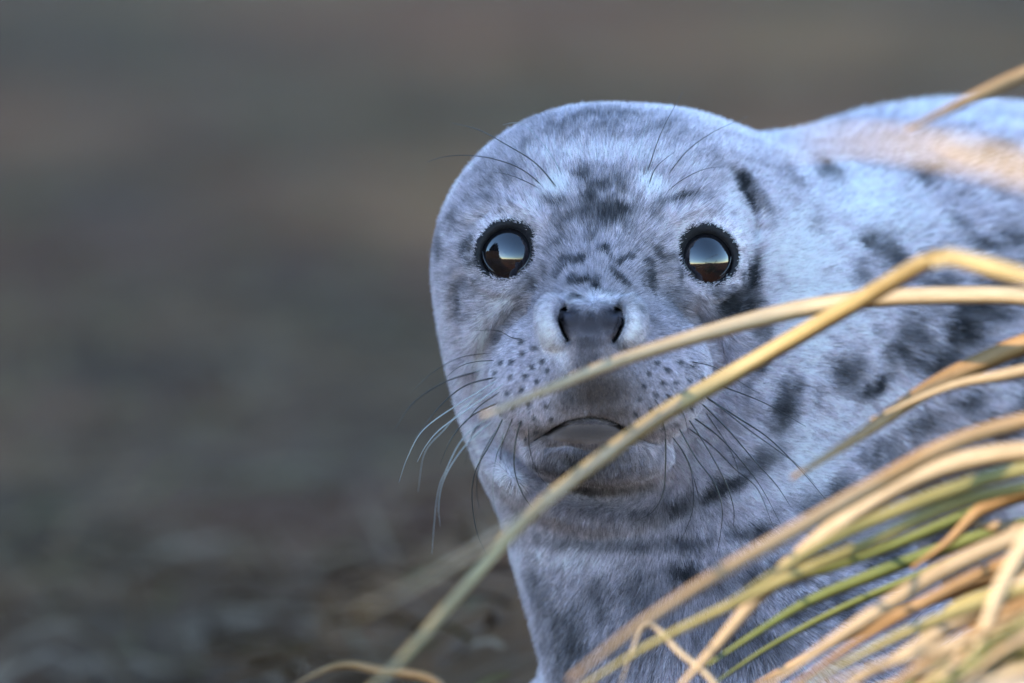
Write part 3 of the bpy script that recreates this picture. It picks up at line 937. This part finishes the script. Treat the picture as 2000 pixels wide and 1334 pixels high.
# ---------------------------------------------------------------- grass
def grass_mat(name, c1, c2, trans=0.3):
    m, nt, b = material(name, c1, 0.55, 0.35)
    oi = nt.nodes.new("ShaderNodeObjectInfo")
    tc = nt.nodes.new("ShaderNodeTexCoord")
    at = nt.nodes.new("ShaderNodeAttribute")
    at.attribute_name = "along"
    nz = nt.nodes.new("ShaderNodeTexNoise")
    nz.inputs["Scale"].default_value = 18
    nz.inputs["Detail"].default_value = 4
    nt.links.new(tc.outputs["Object"], nz.inputs["Vector"])
    ad = nt.nodes.new("ShaderNodeMath")
    ad.operation = 'ADD'
    nt.links.new(nz.outputs["Fac"], ad.inputs[0])
    ml = nt.nodes.new("ShaderNodeMath")
    ml.operation = 'MULTIPLY_ADD'
    ml.inputs[1].default_value = 0.5
    ml.inputs[2].default_value = -0.25
    nt.links.new(oi.outputs["Random"], ml.inputs[0])
    nt.links.new(ml.outputs[0], ad.inputs[1])
    rp = ramp(nt, [(0.3, c1), (0.7, c2)])
    nt.links.new(ad.outputs[0], rp.inputs[0])
    # fine veins run the length of the blade
    vein = nt.nodes.new("ShaderNodeTexNoise")
    vein.inputs["Scale"].default_value = 1
    vein.inputs["Detail"].default_value = 3
    mp = nt.nodes.new("ShaderNodeMapping")
    mp.inputs["Scale"].default_value = (9.0, 8.0, 1)
    nt.links.new(at.outputs["Vector"], mp.inputs["Vector"])
    nt.links.new(mp.outputs[0], vein.inputs["Vector"])
    mx = nt.nodes.new("ShaderNodeMix")
    mx.data_type = 'RGBA'
    mx.blend_type = 'MULTIPLY'
    mx.inputs[0].default_value = 0.5
    rv = ramp(nt, [(0.35, (.62, .58, .52)), (0.6, (1, 1, 1))])
    nt.links.new(vein.outputs["Fac"], rv.inputs[0])
    nt.links.new(rp.outputs[0], mx.inputs[6])
    nt.links.new(rv.outputs[0], mx.inputs[7])
    nt.links.new(mx.outputs[2], b.inputs["Base Color"])
    tl = nt.nodes.new("ShaderNodeBsdfTranslucent")
    nt.links.new(mx.outputs[2], tl.inputs["Color"])
    ms = nt.nodes.new("ShaderNodeMixShader")
    ms.inputs[0].default_value = trans
    nt.links.new(b.outputs[0], ms.inputs[1])
    nt.links.new(tl.outputs[0], ms.inputs[2])
    nt.links.new(ms.outputs[0], nt.nodes["Material Output"].inputs["Surface"])
    return m
STRAW = grass_mat("straw_blade", (0.3919, 0.2809, 0.1633), (0.5226, 0.4115, 0.2678), .2)
AMBER = grass_mat("amber_blade", (0.3266, 0.1960, 0.0849), (0.4442, 0.3070, 0.1764), .2)
OLIVE = grass_mat("olive_blade", (0.2090, 0.1960, 0.0719), (0.4311, 0.3658, 0.1568), .3)
GREEN = grass_mat("green_blade", (0.0994, 0.1420, 0.0426), (0.2272, 0.2556, 0.0852), .3)
TAN = grass_mat("tan_olive_blade", (0.3266, 0.2482, 0.1176), (0.4703, 0.3789, 0.1960), .25)
DRY = grass_mat("grey_dry_blade", (0.3124, 0.2556, 0.1988), (0.4828, 0.4118, 0.3124), .2)

def blade_mesh(P, width, roll=0.0, taper=(0.7, 0.1), thick=0.10, twist=0.0):
    """P runs root to tip; a folded leaf with a keel"""
    n = len(P)
    tn = np.gradient(P, axis=0)
    tn /= np.linalg.norm(tn, axis=1)[:, None] + 1e-12
    V, F, along = [], [], []
    for i in range(n):
        t = i / (n - 1)
        view = -FWD
        side = np.cross(tn[i], view)
        side /= np.linalg.norm(side) + 1e-9
        nn = np.cross(side, tn[i])
        a = roll + twist * t
        s2 = side * math.cos(a) + nn * math.sin(a)
        n2 = nn * math.cos(a) - side * math.sin(a)
        w = width * .5 * (taper[0] + (1 - taper[0]) * math.sin(math.pi * min(t * 1.1, .5) )) * (1 if t < .62 else max(taper[1], 1 - (1 - taper[1]) * ((t - .62) / .38) ** 1.5))
        h = w * thick * 2
        V += [P[i] - s2 * w + n2 * h * .5, P[i] - n2 * h * .55, P[i] + s2 * w + n2 * h * .5, P[i] - s2 * w * .05 + n2 * h * .12]
        along += [(0, t * 3, 0), (.5, t * 3, 0), (1, t * 3, 0), (.5, t * 3, 0)]
    for i in range(n - 1):
        for k in range(4):
            k2 = (k + 1) % 4
            F.append((i * 4 + k, i * 4 + k2, (i + 1) * 4 + k2, (i + 1) * 4 + k))
    F.append((3, 2, 1, 0))
    F.append(tuple(range((n - 1) * 4, n * 4)))
    return np.array(V), F, np.array(along)

def blade(root_obj, base, ctrl, width, mat, roll=0.3, n=34, taper=(0.8, 0.15), twist=0.0, name="blade"):
    """ctrl: (x, y, w) photo trace from the tip back to the frame edge, then world points to the root"""
    pts = [ray(*c) if len(c) == 3 else np.array(c[:3]) for c in ctrl]
    P = spline(pts, n)[::-1]
    V, F, al = blade_mesh(P, width * S, roll, taper, twist=twist)
    o = mesh_obj(name, V, F, mat, root_obj, base)
    a = o.data.attributes.new("along", 'FLOAT_VECTOR', 'POINT')
    a.data.foreach_set("vector", al.ravel().astype(np.float32))
    return o

def tussock(label, loc):
    o = empty("grass_tussock", loc)
    tag(o, label, "grass tussock")
    return o
def on_ground(x, y):
    return np.array([x, y, float(ground_height(np.array([x]), np.array([y]))[0]) - 0.004])

T1c = on_ground(0.66, -0.30)
T1 = tussock("tall straw grass tussock whose long blades arch across the seal's face", T1c)
T2c = on_ground(0.42, -0.52)
T2 = tussock("dense low tussock of sunlit straw and green blades hiding the seal's flank", T2c)
T3c = on_ground(0.62, -1.3)
T3 = tussock("thin tussock with pale blurred blades leaning over the seal's back", T3c)

def root_pts(centre, spread, w):
    """arch back down to the root: world points with a marker so that they pass unchanged"""
    a = random.uniform(0, 6.283)
    r = spread * math.sqrt(random.random())
    g = on_ground(centre[0] + r * math.cos(a), centre[1] + r * math.sin(a))
    return g
def traced(tus, centre, spread, pts, width, mat, roll=.3, rise=0.0, **kw):
    """pts tip..edge in pixels; then carry the blade on to a root in the tussock"""
    g = root_pts(centre, spread, pts[-1][2])
    last = ray(*pts[-1])
    prev = ray(*pts[-2])
    d = last - prev
    d /= np.linalg.norm(d)
    gap = np.linalg.norm(g - last)
    m1_ = last + d * gap * .30 + np.array([0, 0, rise])
    m2_ = last * .35 + g * .65 + np.array([0.0, 0, .25 * gap + rise * .4]) + d * gap * .12
    ctrl = [tuple(p) for p in pts]
    P = [ray(*p) for p in ctrl] + [m1_, m2_, g]
    P = spline(P, 40)[::-1]
    V, F, al = blade_mesh(P, width * S, roll, kw.get("taper", (.8, .2)), twist=kw.get("twist", 0.0))
    o = mesh_obj("blade", V, F, mat, tus, centre)
    a = o.data.attributes.new("along", 'FLOAT_VECTOR', 'POINT')
    a.data.foreach_set("vector", al.ravel().astype(np.float32))
    return o

BL1 = [  # tall tussock: points (x, y, w), width, material, roll
    ([(940, 814, 1250), (1060, 765, 1050), (1200, 708, 880), (1400, 645, 760), (1560, 604, 690), (1700, 584, 690), (1850, 577, 690), (2010, 580, 690), (2200, 610, 690)], 34, STRAW, .15),
    ([(690, 1380, 2000), (800, 1270, 1700), (930, 1120, 1400), (1040, 1000, 1150), (1180, 890, 940), (1300, 805, 810), (1430, 730, 740), (1560, 655, 800), (1700, 575, 1050), (1790, 522, 1350), (1835, 502, 1500), (1900, 512, 1600), (2020, 545, 1700), (2200, 600, 1700)], 34, TAN, .2),
    ([(690, 1205, 3000), (830, 1132, 2600), (960, 1052, 2100), (1060, 985, 1500), (1190, 884, 1020), (1300, 806, 820), (1430, 731, 720), (1560, 656, 740), (1700, 576, 990), (1790, 523, 1290), (1836, 504, 1440), (1900, 514, 1540), (2020, 547, 1640), (2200, 604, 1640)], 20, STRAW, .3),
    ([(1545, 935, 1150), (1680, 850, 900), (1800, 768, 720), (1900, 715, 660), (2010, 668, 660), (2150, 620, 660)], 38, AMBER, .1),
    ([(1700, 820, 820), (1850, 757, 820), (1950, 735, 820), (2060, 716, 820), (2200, 720, 820)], 26, STRAW, .3),
]
for pts, wd, mt, rl in BL1:
    if mt is DRY:
        continue
    traced(T1, T1c, .05, pts, wd * 1.02, mt, rl, rise=.02)
BL2 = [
    ([(1320, 1350, 1100), (1400, 1260, 1100), (1500, 1145, 1080), (1600, 1055, 1060), (1720, 970, 1050), (1850, 910, 1040), (2010, 880, 1040), (2200, 890, 1040)], 40, STRAW, .1),
    ([(1110, 1330, 1700), (1250, 1220, 1600), (1420, 1110, 1500), (1580, 1020, 1400), (1720, 940, 1300), (1850, 870, 1250), (2010, 820, 1200), (2200, 790, 1200)], 32, AMBER, .2),
    ([(1420, 1180, 1300), (1560, 1090, 1250), (1700, 1020, 1200), (1850, 960, 1180), (2010, 915, 1150), (2200, 900, 1150)], 30, OLIVE, .2),
    ([(1130, 1345, 1250), (1260, 1265, 1250), (1400, 1195, 1230), (1560, 1120, 1200), (1700, 1060, 1180), (1850, 990, 1150), (2010, 950, 1120), (2200, 930, 1100)], 26, OLIVE, .3),
    ([(1380, 1300, 800), (1480, 1235, 800), (1580, 1175, 790), (1700, 1125, 780), (1830, 1075, 780), (2010, 1020, 770), (2200, 990, 760)], 26, GREEN, .2),
    ([(1500, 1150, 900), (1640, 1105, 900), (1760, 1060, 880), (1880, 1010, 860), (2010, 965, 850), (2200, 930, 850)], 26, GREEN, .35),
    ([(1490, 1345, 1250), (1600, 1270, 1250), (1720, 1190, 1240), (1850, 1110, 1220), (2010, 1040, 1200), (2200, 980, 1180)], 34, STRAW, .05),
    ([(1540, 1345, 1150), (1680, 1250, 1150), (1800, 1180, 1150), (1920, 1120, 1130), (2030, 1075, 1120), (2200, 1020, 1100)], 28, AMBER, .2),
    ([(1560, 1345, 1350), (1700, 1270, 1340), (1820, 1215, 1330), (2010, 1150, 1300), (2200, 1120, 1300)], 26, OLIVE, .3),
    ([(1650, 1345, 1250), (1760, 1280, 1250), (1880, 1210, 1230), (2010, 1140, 1220), (2200, 1080, 1200)], 34, STRAW, .2),
    ([(1730, 1345, 1500), (1830, 1280, 1500), (1930, 1220, 1480), (2030, 1170, 1460), (2200, 1120, 1450)], 32, AMBER, .1),
    ([(1700, 1345, 1100), (1850, 1305, 1100), (2010, 1275, 1100), (2200, 1260, 1100)], 30, STRAW, .2),
    ([(1880, 1345, 1650), (1920, 1240, 1640), (1960, 1140, 1630), (2020, 1040, 1620), (2100, 950, 1610)], 34, STRAW, .1),
    ([(1830, 1345, 1300), (1880, 1270, 1300), (1950, 1190, 1300), (2040, 1110, 1300), (2200, 1040, 1300)], 30, STRAW, .3),
    ([(1780, 1110, 950), (1850, 1060, 950), (1905, 1005, 950), (1940, 985, 950), (2010, 960, 950), (2150, 940, 950)], 30, AMBER, .2),
    ([(1800, 1240, 1050), (1860, 1190, 1050), (1930, 1165, 1050), (2020, 1150, 1050), (2160, 1150, 1050)], 36, OLIVE, .1),
    ([(1900, 1025, 900), (1960, 1030, 900), (2030, 1045, 900), (2150, 1080, 900)], 40, STRAW, .1),
    ([(1460, 1345, 700), (1560, 1290, 700), (1700, 1220, 700), (1850, 1160, 700), (2010, 1110, 700), (2200, 1090, 700)], 24, AMBER, .4),
    ([(1380, 1345, 650), (1500, 1265, 650), (1640, 1190, 650), (1780, 1130, 650), (1900, 1080, 650), (2060, 1030, 650), (2200, 1010, 650)], 20, GREEN, .4),
    ([(1600, 1345, 1600), (1750, 1290, 1600), (1900, 1250, 1590), (2020, 1230, 1580), (2180, 1230, 1580)], 30, STRAW, .15),
]
for pts, wd, mt, rl in BL2:
    traced(T2, T2c, .07, pts, wd * 1.0, mt, rl, rise=.015)
# the crowd of short blades filling the lower right corner
for i in range(140):
    x0 = random.uniform(1680, 2020)
    y0 = 1400 - max(0, (x0 - 1700)) * random.uniform(.05, .75) + random.uniform(-10, 60)
    w0 = random.uniform(650, 1700)
    L = random.uniform(300, 520)
    sl = random.uniform(.25, .95)
    pts = []
    for k in range(5):
        t = k / 4
        pts.append((x0 + L * t, y0 - L * sl * (t - .28 * t * t) + random.uniform(-6, 6), w0 + 20 * t))
    mt = random.choices([STRAW, AMBER, OLIVE, GREEN, DRY], [7, 5, 3, 2, 1])[0]
    traced(T2, T2c, .11, pts, random.uniform(14, 38), mt, random.uniform(-.8, .9), rise=.0)
BL3 = [
    ([(1540, 285, 4000), (1680, 274, 4100), (1800, 287, 4200), (1900, 305, 4300), (2020, 335, 4400), (2200, 390, 4500)], 27, STRAW, .0),
    ([(1830, 270, 3000), (1900, 295, 3050), (1960, 315, 3100), (2030, 340, 3150), (2200, 400, 3200)], 30, STRAW, .0),
    ([(1770, 252, 1300), (1850, 215, 1250), (1930, 176, 1200), (2010, 140, 1150), (2150, 85, 1100)], 26, AMBER, .2),
]
for pts, wd, mt, rl in BL3:
    traced(T3, T3c, .05, pts, wd, mt, rl, rise=.0)

# fallen blades in front of the chest
T4c = on_ground(-0.02, -0.62)
T4 = tussock("sparse dry tussock with bent grey stems before the seal's chest", T4c)
BL4 = [
    ([(1210, 1340, 900), (1262, 1222, 880), (1330, 1275, 870), (1400, 1340, 860)], 14, DRY),
    ([(560, 1345, 900), (660, 1300, 900), (740, 1310, 900), (860, 1340, 900)], 18, AMBER),
]
for pts, wd, mt in BL4:
    P = [ray(*p) for p in pts]
    g = on_ground(P[-1][0] + random.uniform(.01, .03), P[-1][1] + .02)
    P = spline(P + [P[-1] * .5 + g * .5 + np.array([.004, 0, 0]), g], 30)[::-1]
    V, F, al = blade_mesh(P, wd * S, .2)
    o = mesh_obj("blade", V, F, mt, T4, T4c)
    a = o.data.attributes.new("along", 'FLOAT_VECTOR', 'POINT')
    a.data.foreach_set("vector", al.ravel().astype(np.float32))
# ---------------------------------------------------------------- litter of dead stems over the ground (uncountable)
def litter(name, mat, count, xr, yr, lmin, lmax, wid, hmax, avoid=True):
    V, F = [], []
    xs = rng.uniform(*xr, count)
    ys = yr[0] + (yr[1] - yr[0]) * rng.random(count) ** 1.7
    zs = ground_height(xs, ys)
    for x, y, z in zip(xs, ys, zs):
        if avoid and x > -0.02 and y < 1.2 and y > -.5 and x < 1.6:
            continue
        a = rng.uniform(0, 6.283)
        L = rng.uniform(lmin, lmax)
        hgt = rng.uniform(.0, hmax)
        d = np.array([math.cos(a), math.sin(a) * .6])
        nrm_ = np.array([-d[1], d[0]]) * wid * rng.uniform(.6, 1.4)
        i = len(V)
        for t in (0, .35, .7, 1):
            zz = z + .004 + hgt * math.sin(t * 2.4)
            c_ = np.array([x, y]) + d * L * t
            k = 1 - .7 * t
            V.append((c_[0] - nrm_[0] * k, c_[1] - nrm_[1] * k, zz))
            V.append((c_[0] + nrm_[0] * k, c_[1] + nrm_[1] * k, zz + wid * .6))
        for k in range(3):
            F.append((i + 2 * k, i + 2 * k + 1, i + 2 * k + 3, i + 2 * k + 2))
    o = mesh_obj(name, V, F, mat)
    tag(o, kind="stuff")
    return o
lit1, _, _ = material("dead_stem", (0.1885, 0.1131, 0.0609), 0.85, .2)
lit2, _, _ = material("dead_leaf", (0.0870, 0.0493, 0.0290), 0.85, .2)
lit3, _, _ = material("pale_stem", (0.1980, 0.1375, 0.0880), 0.8, .2)
lit4, _, _ = material("moss_blade", (0.1232, 0.0943, 0.0377), 0.85, .2)
tag(litter("dead_grass_litter", lit1, 3600, (-1.9, 1.9), (.05, 8), .05, .16, .003, .03), "brown dead grass litter strewn over the ground behind the seal", "litter")
tag(litter("leaf_litter", lit2, 1500, (-1.9, 1.9), (.1, 8), .03, .10, .004, .02), "dark rotting leaf litter strewn over the ground", "litter")
tag(litter("pale_stem_litter", lit3, 350, (-1.9, 1.9), (.2, 8), .05, .15, .0025, .04), "pale dry stem litter strewn over the ground", "litter")
tag(litter("moss", lit4, 2200, (-1.9, 1.9), (.2, 9), .03, .09, .005, .02), "dull green moss and short grass patching the ground", "moss")

tag(litter("twig_litter", lit2, 240, (-.75, .25), (.55, 1.9), .04, .12, .006, .03, False), "dark broken twigs and stems lying in the hollow beside the seal", "litter")
tag(litter("bleached_stem_litter", lit3, 110, (-.75, .25), (.5, 1.9), .06, .16, .005, .06, False), "bleached fallen stems lying in the hollow beside the seal", "litter")
